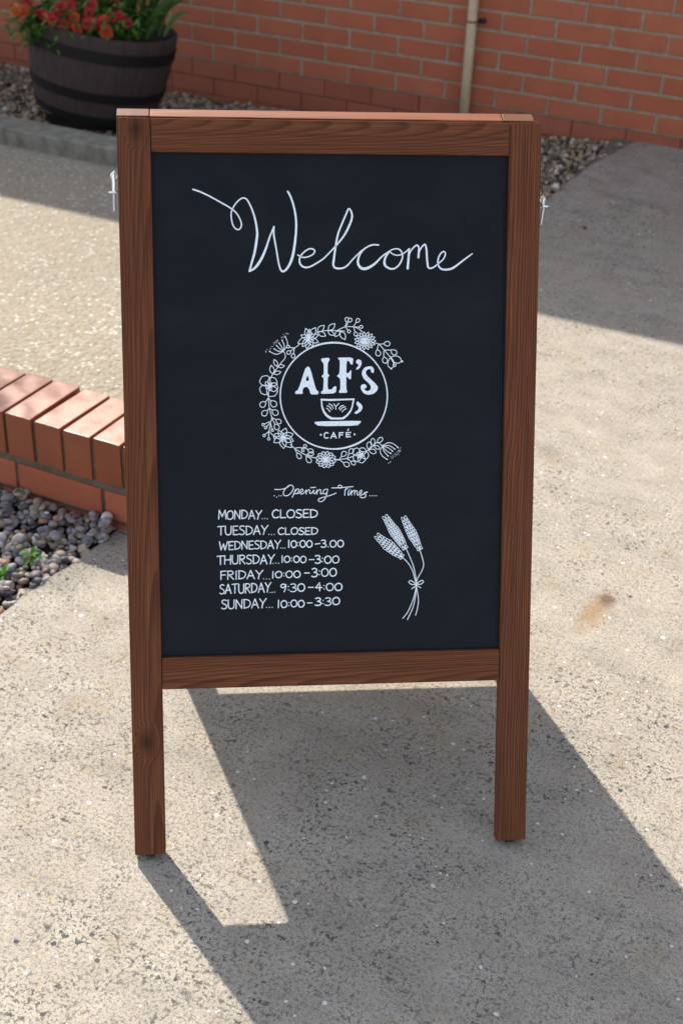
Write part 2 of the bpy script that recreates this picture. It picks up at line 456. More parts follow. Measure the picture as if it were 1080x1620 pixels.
M_fascia = mat_simple('fascia_paint', (.75, .75, .72), .45, .4, var=.05)
bm = box_bm(-10.2, 6.2, -.1, -.075, 2.29, 2.43, .003); link('fascia', bm_mesh(bm, 'fascia'), M_fascia, bld, PB)
bm = box_bm(-10.2, 6.2, -.0745, -.002, 2.29, 2.30); link('soffit', bm_mesh(bm, 'soffit'), M_fascia, bld, PB)
M_tile = mat_simple('roof_tile', (.20, .09, .06), .85, .25, var=.3, nscale=9, bump=.01)
V = [(-10.3, -.1, 2.432), (6.3, -.1, 2.432), (6.3, 3.6, 4.1), (-10.3, 3.6, 4.1), (6.3, 7.3, 2.432), (-10.3, 7.3, 2.432)]
link('roof', mesh_from('roof', V, [(0, 1, 2, 3), (3, 2, 4, 5)]), M_tile, bld, PB)
bm = box_bm(-10, 6, 7.0, 7.2, -.3, 2.43); link('rear_wall', bm_mesh(bm, 'rear_wall'), M_brick, bld, PB)
for xg in (-9.9, 5.9):
    V = [(xg - .1, .31, -.3), (xg - .1, 6.99, -.3), (xg - .1, 6.99, 2.44), (xg - .1, 3.6, 4.05), (xg - .1, .31, 2.44)]
    V += [(x + .2, y, z) for x, y, z in V]
    link('gable', mesh_from('gable', V, [(0, 1, 2, 3, 4), (9, 8, 7, 6, 5), (0, 5, 6, 1), (1, 6, 7, 2), (2, 7, 8, 3), (3, 8, 9, 4), (4, 9, 5, 0)]), M_brick, bld, PB)

# drainpipe
dp = empty('drainpipe', (-1.993, -.035, 0))
tag(dp, 'thin cream drainpipe fixed to the red brick wall', 'drainpipe')
M_pipe = mat_simple('cream_pipe_paint', (.72, .57, .38), .5, .4, var=.12, nscale=30)
bm = bmesh.new(); tube(bm, [(0, 0, -.06), (0, 0, .3), (.003, 0, 1.2), (0, 0, 2.28)], .0195, 20)
link('pipe', bm_mesh(bm, 'pipe', True), M_pipe, dp)
M_iron = mat_simple('dark_iron', (.035, .03, .028), .6, .4, metal=.3)
for zc in (.405, 1.6):
    bm = bmesh.new()
    pts = [(.0215 * math.cos(a), .0215 * math.sin(a), zc) for a in np.linspace(0, 2 * math.pi, 25)]
    tube(bm, pts, .0042, 8, False)
    br = link('bracket', bm_mesh(bm, 'bracket', True), mat_simple('bracket_rust', (.22, .13, .07), .7), dp)
    bm = bmesh.new(); tube(bm, [(.018, .022, zc), (.045, .026, zc + .002), (.05, .026, zc + .002)], [.006, .012, .004], 12)
    link('fixing', bm_mesh(bm, 'fixing', True), M_iron, br)

# kerb at the front of the back bed
kb = empty('kerb', (-4, -1.24, 0)); tag(kb, 'grey concrete kerb edging the gravel bed under the flower tub', 'kerb')
rk = random.Random(4)
x = -9.0
while x < -1.42:
    x1 = min(x + .912, -1.41)
    zt = .058 + .02 * min(1, max(0, (x + 3.4) / .6))
    bm = box_bm(x + 4, x1 + 4 - .006, -.075, .065, -.12, zt + rk.uniform(-.003, .003), .012, 3)
    for v in bm.verts: v.co += Vector((rk.uniform(-1, 1), rk.uniform(-1, 1), rk.uniform(-1, 1))) * .001
    link('kerb_stone', bm_mesh(bm, 'kerb_stone'), M_kerb, kb)
    x = x1

# low wall
lw = empty('low_brick_wall', (-1.9, -3.255, 0)); PL = Matrix.Translation((1.9, 3.255, 0))
tag(lw, 'low red brick wall with a coping of bricks on edge beside the pebbles', 'wall')
pit = .0736; XE = -1.405 + pit
rnd = random.Random(5)
def low(name, nrow, xs, zc, lx, lz, y0, ly, bev, m, seg=2):
    V = []; F = []; T = []; off = 0
    for x in xs:
        b = box_bm(-lx / 2, lx / 2, 0, ly, -lz / 2, lz / 2, bev, seg)
        q = Matrix.Translation((x + rnd.uniform(-.0006, .0006), y0 + rnd.uniform(-.002, .002), zc + rnd.uniform(-.001, .001))) @ Euler((rnd.uniform(-.008, .008), rnd.uniform(-.008, .008), rnd.uniform(-.01, .01))).to_matrix().to_4x4()
        b.verts.ensure_lookup_table()
        V += [tuple(q @ v.co) for v in b.verts]; F += [[v.index + off for v in f.verts] for f in b.faces]
        t = rnd.random(); T += [(t, t, t, 1)] * len(b.verts); off += len(b.verts); b.free()
    me = mesh_from(name, V, F); set_tone(me, T)
    return link(name, me, m, lw, PL)
low('coping', 1, [XE - pit / 2 - pit * i for i in range(0, 75)], .1515, .0652, .1025, -3.355, .176, .0024, M_coping)
low('brick_course', 1, [-1.4585 - .111 - .2225 * i for i in range(0, 26)], .0525, .2125, .065, -3.353, .17, .003, M_brick)
low('brick_course', 1, [-1.4585 + .2225 - .2225 * i - .222 for i in range(0, 26)], -.0225, .2125, .065, -3.353, .17, .003, M_brick)
low('brick_course', 1, [-1.3935], .0525, .119, .065, -3.353, .17, .003, M_brick)
bm = box_bm(-6.95, XE - .008, -3.3478, -3.186, -.12, .192); link('mortar_joints', bm_mesh(bm, 'mortar_joints'), M_mortar_low, lw, PL)

# ------------------------------------------------------------------ chalkboard sign
W_, H_, PW, RH, B0, B1 = .5984, 1.0755, .0458, .0452, .7706, .8190
TH = .0214; LEAN = .39769; YF = .67892; LR = .22404; LRL = 1.0220; ZR = .24798; ZF = .0123
sign = empty('chalkboard_sign', (-.86863, -4.11283, 0), R(31.774))
tag(sign, 'A-frame pavement chalkboard with dark stained wood frame and white hand lettering', 'chalkboard')
MF = Matrix.Translation((0, 0, ZF)) @ Matrix.Rotation(-LEAN, 4, 'X')
MR = Matrix.Translation((-.0022, YF, .0)) @ Matrix.Rotation(LR, 4, 'X')
WOODS = dict(
    pl=mat_wood('stained_pine', [(-.001, -.361, .0055), (.004, .523, .005)], .016, .05, 470, .012, 1.3),
    pr=mat_wood('stained_pine', [], -.03, .030, 430, -.012, 4.1),
    rt=mat_wood('stained_pine', [], -.02, .045, 520, .035, 7.7),
    rb=mat_wood('stained_pine', [], .022, .04, 500, -.022, 2.9),
    x=mat_wood('stained_pine', [], .01, .05, 330, .01, 9.2),
    xr=mat_wood('stained_pine', [], .02, .04, 340, .03, 5.2, alb=1.15))  # lighter copy for the rear top rail: its sun glint put into the colour
def plank(name, L, wd, th, m, Mx, bev=.0016):
    bm = box_bm(-wd / 2, wd / 2, -th / 2, th / 2, -L / 2, L / 2, bev, 2)
    return link(name, bm_mesh(bm, name), m, sign, Mx)
Tn = Matrix.Translation
RAIL = Matrix.Rotation(R(90), 4, 'Y')
g = .0007
post_l = plank('post', H_, PW, TH, WOODS['pl'], MF @ Tn((PW / 2, TH / 2, H_ / 2)))
post_r = plank('post', H_, PW, TH, WOODS['pr'], MF @ Tn((W_ - PW / 2, TH / 2, H_ / 2)))
RLn = W_ - 2 * PW - 2 * g
plank('rail', RLn, RH, TH, WOODS['rt'], MF @ Tn((W_ / 2 + .0003, TH / 2 + .0006, H_ - RH / 2 - .0004)) @ RAIL)
plank('rail', RLn, B1 - B0, TH, WOODS['rb'], MF @ Tn((W_ / 2, TH / 2 + .0006, H_ - (B0 + B1) / 2)) @ RAIL)
rear_l = plank('post', LRL, PW, TH, WOODS['x'], MR @ Tn((PW / 2, TH / 2, LRL / 2)))
rear_r = plank('post', LRL, PW, TH, WOODS['pr'], MR @ Tn((W_ - PW / 2, TH / 2, LRL / 2)))
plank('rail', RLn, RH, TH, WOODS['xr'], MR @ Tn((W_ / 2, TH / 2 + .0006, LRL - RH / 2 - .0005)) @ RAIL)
plank('rail', RLn, B1 - B0, TH, WOODS['rb'], MR @ Tn((W_ / 2, TH / 2 + .0006, ZR + (B1 - B0) / 2)) @ RAIL)
M_rub = mat_simple('rubber_pad', (.03, .028, .027), .8)
for p_, L in ((post_l, H_), (post_r, H_), (rear_l, LRL), (rear_r, LRL)):
    b = bmesh.new()
    bmesh.ops.create_cone(b, cap_ends=True, segments=20, radius1=.008, radius2=.0085, depth=.005, matrix=Tn((0, .001, -L / 2 - .0022)))
    link('foot_pad', bm_mesh(b, 'foot_pad'), M_rub, p_)

# board: black chalk paint, faintly dusty
s = NT('blackboard_paint'); p = s.obj()
dust = s.noise(s.scale(p, (2.5, 2.5, 5)), 2.2, 5, .62, dist=.8)
c = s.mix(s.ramp(dust, [(.45, 0), (.8, .9)]), (.0055, .0095, .0165), (.021, .0255, .033))
streak = s.noise(s.scale(p, (30, 30, 4)), 1.5, 4, .6)
c = s.mix(s.ramp(streak, [(.62, 0), (.75, .35)]), c, (.0045, .006, .009))
s.bump(s.noise(p, 900, 2), .0003, .25)
M_board = s.out(c, s.ramp(dust, [(.3, .42), (.7, .52)]), .15, k=.5)
PN = .0085
bm = box_bm(PW - .006, W_ - PW + .006, PN, PN + .007, H_ - B0 - .006, H_ - RH + .006)
board = link('chalkboard', bm_mesh(bm, 'chalkboard'), M_board, sign, MF)
bm = box_bm(PW - .006, W_ - PW + .006, TH - PN - .007, TH - PN, ZR + .042, LRL - RH + .006)
link('chalkboard', bm_mesh(bm, 'chalkboard'), M_board, sign, MR)
# hinges joining the two frames behind the top rail
M_zinc = mat_simple('bright_zinc', (.72, .74, .76), .28, .5, metal=1.0, var=.08)
for u in (.12, .47):
    b = bmesh.new(); box_bm(u - .025, u + .025, TH + .0004, TH + .0018, H_ - .034, H_ - .006, 0, 1, b)
    tube(b, [(u - .025, TH + .004, H_ - .006), (u + .025, TH + .004, H_ - .006)], .003, 10)
    link('hinge', bm_mesh(b, 'hinge'), M_zinc, sign, MF)
# cabin hooks on the outer sides of the frame
def hook(side, s0, drop, lean_x):
    b = bmesh.new(); x = 0.0; sg = -1 if side == 'l' else 1
    xr = .0062                                       # how far the rod hangs off the post
    tube(b, [(0, .009, .001), (sg * .0035, .009, .001)], .0019, 8)
    pts = [(sg * (.0055 + .0042 * math.cos(a)), .009 + .002 * math.cos(a), .001 + .0036 * math.sin(a)) for a in np.linspace(0, 2 * math.pi, 21)]
    tube(b, pts, .0015, 8, False)
    tube(b, [(sg * .0018, .006, .0035), (sg * .0045, .0045, .0062), (sg * .0068, .006, .0035), (sg * xr, .008, -drop * .5), (sg * (xr + lean_x * .3), .009, -drop)], [.0018, .0022, .0026, .0026, .0024], 12)
    xw = xr + lean_x * .3
    tube(b, [(sg * (xw + .001), .009, -drop + .0009), (sg * (xw + .001), .009, -drop - .0009)], [.0068, .0068], 20)
    o = link('hook', bm_mesh(b, 'hook', False), M_zinc, sign, MF @ Tn((0 if side == 'l' else W_, 0, s0)))
    b = bmesh.new()
    tube(b, [(sg * xw, .009, -drop - .001), (sg * (xw - lean_x), .0095, -drop - .0255)], .0021, 10)
    link('pin', bm_mesh(b, 'pin'), mat_simple('dull_zinc', (.45, .46, .44), .4, .5, metal=.9), o)
hook('l', H_ - .079, .0215, .0)
hook('r', H_ - .107, .0085, .0035)

# ---------------- chalk-pen artwork, drawn on the board plane
HM = [0.000847958997, -2.14657993e-05, -0.152653413, -3.58089017e-05, -0.000904106321, 1.22823377, -4.36436234e-05, -6.93616567e-05]
def to_board(x, y):
    w = HM[6] * x + HM[7] * y + 1
    return Vector(((HM[0] * x + HM[1] * y + HM[2]) / w, (HM[3] * x + HM[4] * y + HM[5]) / w))
K = .000893                                        # metres on the board per drawing unit
class Ink:
    def __init__(s, z=.0004): s.V = []; s.F = []; s.z = z; s.n = 0
    def quad_strip(s, C_, wd):
        n = len(C_)
        if n < 2: return
        Lp, Rp = [], []
        for i in range(n):
            t = C_[min(i + 1, n - 1)] - C_[max(i - 1, 0)]
            if t.length < 1e-9: t = Vector((1, 0))
            t.normalize(); nn = Vector((-t.y, t.x)); w = wd[i] / 2
            Lp.append(C_[i] + nn * w); Rp.append(C_[i] - nn * w)
        s.n += 1
        y0 = PN - s.z - (s.n % 23) * .000006; y1 = PN + .0002
        b = len(s.V)
        for a, c in zip(Lp, Rp):
            s.V += [(a.x, y1, a.y), (a.x, y0, a.y), (c.x, y0, c.y), (c.x, y1, c.y)]
        for i in range(n - 1):
            q = b + 4 * i
            for k in range(3): s.F.append((q + k, q + k + 1, q + 4 + k + 1, q + 4 + k))
        s.disc(C_[0], wd[0] / 2); s.disc(C_[-1], wd[-1] / 2)
    def disc(s, c, r, n=10):
        s.n += 1
        y0 = PN - s.z - (s.n % 23) * .000006
        b = len(s.V); s.V += [(c.x + r * math.cos(k * 2 * math.pi / n), y0, c.y + r * math.sin(k * 2 * math.pi / n)) for k in range(n)]
        s.F.append(tuple(range(b, b + n)))
    def line(s, pts, wd, smooth=True, closed=False, taper=None):
        P = [to_board(*p) for p in pts]
        if closed: P = P + [P[0]]
        if smooth and len(P) > 2:
            Q = []
            n = len(P)
            for i in range(n - 1):
                p0 = P[i - 1] if i > 0 else (P[-2] if closed else P[0]); p1 = P[i]; p2 = P[i + 1]
                p3 = P[i + 2] if i + 2 < n else (P[1] if closed else P[-1])
                m_ = max(3, min(12, int((p2 - p1).length / .0012)))
                for k in range(m_):
                    t = k / m_
                    Q.append(.5 * ((2 * p1) + (p2 - p0) * t + (2 * p0 - 5 * p1 + 4 * p2 - p3) * t * t + (3 * p1 - p0 - 3 * p2 + p3) * t ** 3))
            Q.append(P[-1])
        else: Q = P
        n = len(Q)
        if isinstance(wd, (list, tuple)):
            ws = [K * float(np.interp(i / max(1, n - 1), np.linspace(0, 1, len(wd)), wd)) for i in range(n)]
        else: ws = [K * wd] * n
        if not smooth:
            for a, b_ in zip(Q, Q[1:]): s.quad_strip([a, b_], [K * (wd if not isinstance(wd, (list, tuple)) else wd[0])] * 2)
        else: s.quad_strip(Q, ws)
    def fill(s, pts, holes=(), smooth=True):
        def sm(pp):
            P = [to_board(*p) for p in pp]
            if not smooth: return P
            n = len(P); Q = []
            for i in range(n):                     # Chaikin corner rounding
                a, b_ = P[i], P[(i + 1) % n]; Q += [a.lerp(b_, .18), a.lerp(b_, .82)]
            return Q
        loops = [sm(pts)] + [sm(h) for h in holes]
        flat = [v for l in loops for v in l]
        s.n += 1
        y0 = PN - s.z - (s.n % 23) * .000006
        b = len(s.V); s.V += [(v.x, y0, v.y) for v in flat]
        for tr in tessellate_polygon([[Vector((v.x, v.y, 0)) for v in l] for l in loops]):
            s.F.append(tuple(b + k for k in tr))
    def make(s, name): 
        return link(name, mesh_from(name, s.V, s.F), M_chalk, board)
    # drawing motifs in drawing units
    def leaf(s, b, t, wr=.28, wd=1.1, rnd_=False):
        b = Vector(b); t = Vector(t); d = t - b; n = Vector((-d.y, d.x)) * wr
        if rnd_: prof = [(.25, .75), (.55, 1.05), (.82, .85), (1, .0)]
        else: prof = [(.25, .75), (.5, 1), (.78, .62), (1, 0)]
        up = [b + d * k + n * w for k, w in prof[:-1]]; dn = [b + d * k - n * w for k, w in prof[:-1]]
        s.line([tuple(b)] + [tuple(v) for v in up] + [tuple(t)], wd); s.line([tuple(b)] + [tuple(v) for v in dn] + [tuple(t)], wd)
    def berry(s, b, c, r, wd=1.1):
        b = Vector(b); c = Vector(c); d = (c - b); e = c - d.normalized() * r
        s.line([tuple(b), tuple(e)], wd)
        s.line([(c.x + r * math.cos(a), c.y + r * math.sin(a)) for a in np.linspace(0, 2 * math.pi, 9)[:-1]], wd, closed=True)

s = NT('chalk_ink'); p = s.obj()
cov = s.noise(p, 700, 3, .6)
c = s.mix(s.ramp(cov, [(.32, .75), (.52, 0)]), (.86, .93, 1.0), (.50, .56, .64))
M_chalk = s.out(c, .8, .2, k=1.0)

def crop(sc, ox, oy):
    return lambda *pts: [(ox + x / sc, oy + y / sc) for x, y in pts]

# Welcome
ink = Ink()
a = crop(5.4, 300, 290)
ink.line(a((30,52),(90,72),(170,110),(270,165),(355,215),(400,255),(432,310),(443,355),(428,390),(400,392),(372,360),(357,300),(358,240),(385,185),(420,145),(455,125),(490,140),(530,215),(560,310),(577,420),(570,500),(555,590),(530,680),(510,752)), [2.4,2.3,2.2,2.1,2,2,2,2.1,2.6,3.2,3.9,3.4,2.6])
ink.line(a((510,752),(560,720),(610,650),(650,560),(680,470),(705,405),(720,370)), [2.6,4.0,3.8,3.0,2.4,2.0])
ink.line(a((720,370),(719,440),(740,560),(762,690),(785,748),(815,745),(850,700),(880,620),(900,500),(910,380),(905,280),(885,180),(860,110),(838,70)), [2.4,2.6,2.4,2.4,3.2,4,3.8,3.4,3.2,3,2.8,2.8])
a2 = crop(4.32, 500, 320)
ink.line(a((925,612),(960,632),(1010,628),(1055,605),(1068,575),(1040,558),(1000,570),(955,610),(938,650),(945,690),(975,715),(1020,715)) + a2((0,418),(50,385),(100,335),(150,280),(195,220),(230,150),(245,100),(238,60),(222,45),(205,80),(175,150),(150,215),(135,290),(122,380),(118,430),(135,450),(180,450),(215,430),(250,390),(285,355)), [2,2,2.2,2.2,3,2.4,2.2,2.2,2.6,3.2,3,2.4,2.6,2.8,3,3.4,2.8,2.2,2.0])
ink.line(a2((425,292),(380,292),(330,318),(297,360),(285,410),(305,448),(345,452),(400,420),(450,370),(500,335)), [2.4,2.2,2.4,3.6,4.4,3.4,2.4,2.0])
ink.line(a2((285,355),(305,335),(335,313)), 1.8)
ink.line(a2((500,335),(470,385),(470,430),(510,455),(548,445),(580,405),(590,360),(572,325),(540,318),(505,332),(520,352),(550,362),(585,356),(612,338),(635,318)), [2.2,3,3.6,3,2.6,2.4,2.2,2.2,1.8,1.8,1.8,1.8,2])
ink.line(a2((635,318),(630,390),(625,452)), [2.6,3.4,3.6])
ink.line(a2((628,395),(640,345),(662,312),(688,293),(701,310),(700,345),(698,377)), [1.8,2,2.2,2.8,3.2])
ink.line(a2((698,360),(715,315),(742,288),(753,325),(758,400),(768,448),(800,445),(835,418),(868,388),(882,355),(874,337),(853,347),(835,380),(832,422),(852,454),(895,460),(940,445),(1000,400),(1065,352)), [1.8,2.2,2.8,3,3,2.4,2,2,2.2,2.2,2.4,3,3.4,2.8,2.4,2])
ink.make('welcome_lettering')

# emblem
ink = Ink()
a = crop(4.32, 400, 490); f = crop(7.2, 480, 540)
ink.line(a(*[(552.5 + 365.5 * math.cos(t), 588.5 + 363.5 * math.sin(t)) for t in np.linspace(-2, 2 * math.pi - 2, 57)[:-1]]), [2.6,3,2.2,2,1.9,2,2,2.3,3,2.4,2.2,2,1.9,2,1.8,2,2.2], closed=True)
ink.fill(a((375,386),(392,400),(430,545),(449,560),(447,579),(394,579),(386,545),(370,527),(350,530),(338,550),(342,576),(290,576),(289,560),(312,545),(356,405)), [a((373,447),(361,482),(372,489),(386,480))])
ink.fill(a((466,333),(521,328),(524,343),(511,365),(510,438),(524,450),(511,463),(511,546),(538,546),(553,525),(571,523),(567,571),(467,576),(465,561),(481,550),(484,467),(468,455),(484,442),(484,368),(468,350)))
ink.fill(f((388,185),(566,184),(561,259),(546,267),(528,250),(523,226),(491,222),(487,370),(520,356),(534,330),(545,332),(540,432),(520,432),(506,408),(487,404),(487,550),(499,575),(492,586),(403,587),(403,570),(420,545),(418,422),(377,396),(410,370),(415,222),(400,205)))
ink.fill(f((597,222),(625,203),(657,218),(662,255),(642,302),(605,327),(597,310),(624,282),(625,262),(600,248)))
ink.fill(f((800,352),(788,362),(770,352),(768,330),(755,314),(722,325),(706,350),(716,383),(760,428),(818,480),(849,522),(838,563),(800,597),(740,610),(688,597),(655,548),(648,515),(670,489),(702,489),(720,510),(712,532),(690,537),(702,560),(735,568),(762,552),(768,515),(745,478),(690,432),(665,387),(666,340),(693,300),(738,284),(782,288),(802,318)))
ink.line(f((203,664),(300,668),(430,664),(574,660)), [2.8,3.2,2.6,2.4])
ink.line(f((206,668),(211,740),(236,808),(278,855),(322,880)), [2,2.4,3,3.8,4])
ink.line(f((315,878),(400,880),(458,876)), 3.2)
ink.line(f((455,874),(508,830),(548,765),(570,664)), [3.4,2.8,2.2,2.2])
ink.fill(f((604,690),(618,686),(658,718),(674,752),(655,795),(605,828),(580,822),(584,805),(622,782),(630,752),(603,722)))
ink.fill(f((126,914),(652,904),(652,925),(610,962),(175,966),(128,936)))
for q in [((345,712),(368,740),(402,705)), ((368,740),(368,775)), ((290,712),(322,730),(338,765)), ((270,733),(300,750),(318,780)), ((262,762),(285,778),(300,803)), ((405,770),(425,740),(455,730)), ((418,785),(440,758),(478,745)), ((440,803),(460,780),(488,767))]:
    ink.line(f(*q), 1.35)
for q in [((280,1046),(255,1040),(238,1060),(238,1090),(255,1103),(281,1098)), ((312,1103),(343,1038)), ((343,1038),(372,1103)), ((322,1083),(362,1083)), ((408,1097),(408,1042)), ((408,1042),(452,1040)), ((408,1068),(445,1066)), ((487,1040),(487,1090)), ((487,1040),(536,1038)), ((487,1064),(525,1062)), ((487,1089),(535,1087)), ((504,1014),(512,1000))]:
    ink.line(f(*q), 1.8)
for q in ((198,1065), (580,1060)): ink.disc(to_board(*f(q)[0]), K * 1.6)
# wreath
lw_ = 1.15
g8 = crop(8.307, 400, 490); g5 = crop(12.46, 405, 590); g6 = crop(10.286, 440, 680); g7 = crop(9.39, 530, 680); g4 = crop(6.545, 480, 495)
def flower(fn, c, tips, wr, core=None, rounded=False, inner=.0):
    for t in tips: ink.leaf(fn(c)[0], fn(t)[0], wr, lw_, rounded)
    if inner:
        for t in tips:
            m_ = (c[0] + (t[0] - c[0]) * inner, c[1] + (t[1] - c[1]) * inner); ink.line(fn(c, m_), .9)
    if core: ink.disc(to_board(*fn(c)[0]), K * core)
def fans(fn, j, ends, bow, dots, rr):
    for i, e in enumerate(ends):
        k = (i / (len(ends) - 1) - .5) * 2
        mx, my = (j[0] + e[0]) / 2 - (e[1] - j[1]) * bow * k, (j[1] + e[1]) / 2 + (e[0] - j[0]) * bow * k
        ink.line(fn(j, (mx, my), e), lw_)
        ink.disc(to_board(*fn(e)[0]), K * 1.1)
        d = Vector((e[0] - j[0], e[1] - j[1])).normalized()
        for q in range(dots):
            ang = rr.uniform(-.9, .9); L = rr.uniform(.6, 1.0) * 52
            v = Vector((d.x * math.cos(ang) - d.y * math.sin(ang), d.x * math.sin(ang) + d.y * math.cos(ang)))
            ink.disc(to_board(*fn((e[0] + v.x * L, e[1] + v.y * L))[0]), K * .55, 6)
rr = random.Random(2)
fans(g8, (400,545), [(425,350),(385,400),(345,440),(310,470),(280,515),(220,548)], -.22, 5, rr)
ink.line(g8((400,545),(425,590),(420,640),(370,700),(310,780),(260,850),(220,930)), lw_)
for b, t in [((320,745),(280,655)), ((330,745),(415,738)), ((262,845),(240,730)), ((275,840),(368,818))]: ink.leaf(g8(b)[0], g8(t)[0], .25, lw_)
ink.line(g8((610,455),(550,500),(490,495)), lw_)
ink.berry(g8((495,497))[0], g8((463,485))[0], 2.2, lw_)
for b, t in [((545,505),(450,580)), ((545,510),(525,635))]:
    ink.leaf(g8(((b[0]+t[0])/2, (b[1]+t[1])/2))[0], g8(t)[0], .36, lw_, True); ink.line(g8(b, ((b[0]+t[0])/2, (b[1]+t[1])/2)), lw_)
flower(g8, (735,375), [(695,245),(745,258),(825,235),(860,330),(860,430),(790,475),(705,510),(650,485),(590,440),(630,335)], .24, 1.2, inner=.5)
flower(g5, (250,255), [(120,70),(385,110),(430,300),(370,455),(100,400)], .44, 1.4, True)
flower(g5, (250,255), [(195,175),(310,195),(330,260),(290,345),(200,310)], .3, None, True)
ink.line(g5((245,380),(245,500),(262,690),(310,880),(290,970),(260,1140),(250,1240)), lw_)
for b, m_, t in [((235,505),(190,570),(85,665)), ((250,505),(290,550),(395,660)), ((255,700),(225,745),(120,835)), ((275,705),(320,735),(430,820)), ((320,885),(395,920),(490,990)), ((320,900),(370,1010),(440,1115))]:
    ink.line(g5(b, m_), lw_); ink.leaf(g5(m_)[0], g5(t)[0], .36, lw_, True)
for b, t in [((270,960),(140,1020)), ((275,985),(190,1078)), ((290,1010),(322,1130)), ((255,1150),(160,1235)), ((250,1150),(252,1300)), ((265,1160),(375,1275))]: ink.berry(g5(b)[0], g5(t)[0], 1.9, lw_)
flower(g5, (520,1265), [(590,1090),(730,1205),(735,1345),(700,1470),(545,1490),(350,1370),(355,1215),(445,1135)], .3, 1.5, inner=.45)
ink.line(g6((200,240),(270,305),(340,350),(440,405),(530,440),(615,460)), lw_)
for b, m_, t in [((270,305),(305,380),(368,468)), ((440,300),(480,320),(572,362)), ((465,415),(480,395),(578,388)), ((455,415),(455,440),(532,532)), ((400,298),(385,305),(412,355))]:
    ink.line(g6(b, m_), lw_); ink.leaf(g6(m_)[0], g6(t)[0], .3, lw_, True)
ink.line(g6((270,300),(340,290),(440,300)), lw_); ink.berry(g6((405,298))[0], g6((438,265))[0], 2.4, lw_)
flower(g6, (775,485), [(775 + 165 * math.cos(t), 485 + 135 * math.sin(t)) for t in np.linspace(.2, 2 * math.pi + .2, 13)[:-1]], .26, 1.2, True)
ink.line(g6((935,490),(985,490)), lw_)
ink.line(g7((0,440),(65,440),(180,425),(290,385)), lw_)
for b, m_, t in [((65,435),(95,395),(160,325)), ((65,445),(125,490),(210,535)), ((180,420),(205,355),(265,285)), ((180,430),(235,470),(300,512))]:
    ink.line(g7(b, m_), lw_); ink.leaf(g7(m_)[0], g7(t)[0], .34, lw_, True)
flower(g7, (375,370), [(270,295),(435,272),(500,385),(405,492),(280,455)], .42, 1.5, True)
flower(g7, (375,370), [(325,345),(400,320),(430,375),(390,420),(335,415)], .3, None, True)
ink.line(g7((440,330),(490,300),(565,240),(625,190),(705,240)), lw_)
for b, t in [((495,290),(510,178)), ((500,300),(608,338)), ((565,235),(558,128)), ((580,240),(658,278)), ((625,190),(703,118))]: ink.leaf(g7(b)[0], g7(t)[0], .27, lw_, True)
for q in [((705,235),(790,192),(870,212),(930,262)), ((705,240),(800,235),(885,285)), ((705,242),(790,270),(850,315)), ((702,245),(760,310),(825,350)), ((700,248),(730,325),(785,388)), ((695,250),(668,315),(700,388),(770,438))]:
    ink.line(g7(*q), lw_); ink.disc(to_board(*g7(q[-1])[0]), K * 1.2)
for k in range(34):
    t = rr.random(); x = 975 - 190 * t + rr.gauss(0, 16); y = 275 + 205 * t + rr.gauss(0, 16)
    ink.disc(to_board(*g7((x, y))[0]), K * .5, 6)
ink.line(g4((135,205),(190,190),(260,182),(370,185),(425,190)), lw_)
for b, t in [((145,195),(215,130)), ((150,200),(230,238)), ((255,180),(325,112)), ((255,185),(315,232)), ((375,185),(325,245)), ((385,190),(430,277))]: ink.leaf(g4(b)[0], g4(t)[0], .27, lw_)
ink.line(g4((350,182),(430,145),(515,145),(570,165),(610,200)), lw_)
for b, m_, t in [((430,145),(447,95),(450,45)), ((435,145),(465,95),(497,58)), ((515,145),(545,98),(577,62)), ((515,145),(575,148),(614,142)), ((520,150),(532,195),(548,240))]:
    ink.line(g4(b, m_), lw_); ink.leaf(g4(m_)[0], g4(t)[0], .36, lw_, True)
ink.berry(g4((438,150))[0], g4((470,192))[0], 2.4, lw_)
flower(g4, (637,295), [(637 + 110 * math.cos(t), 290 + 95 * math.sin(t)) for t in np.linspace(0, 2 * math.pi, 16)[:-1]], .2, 1.4)
ink.line(g4((730,310),(780,325),(835,385),(900,460)), lw_)
for b, m_, t in [((775,325),(830,320),(897,318)), ((775,330),(762,380),(780,448)), ((835,385),(905,385),(962,428)), ((830,395),(830,455),(852,522))]:
    ink.line(g4(b, m_), lw_); ink.leaf(g4(m_)[0], g4(t)[0], .34, lw_, True)
ink.leaf(g4((900,460))[0], g4((1012,502))[0], .28, lw_, True); ink.leaf(g4((900,460))[0], g4((907,577))[0], .26, lw_, True)
ink.berry(g4((905,465))[0], g4((942,542))[0], 2.2, lw_); ink.disc(to_board(*g4((1020,503))[0]), K * 1.7); ink.disc(to_board(*g4((907,577))[0]), K * 1.5)
ink.make('cafe_emblem')

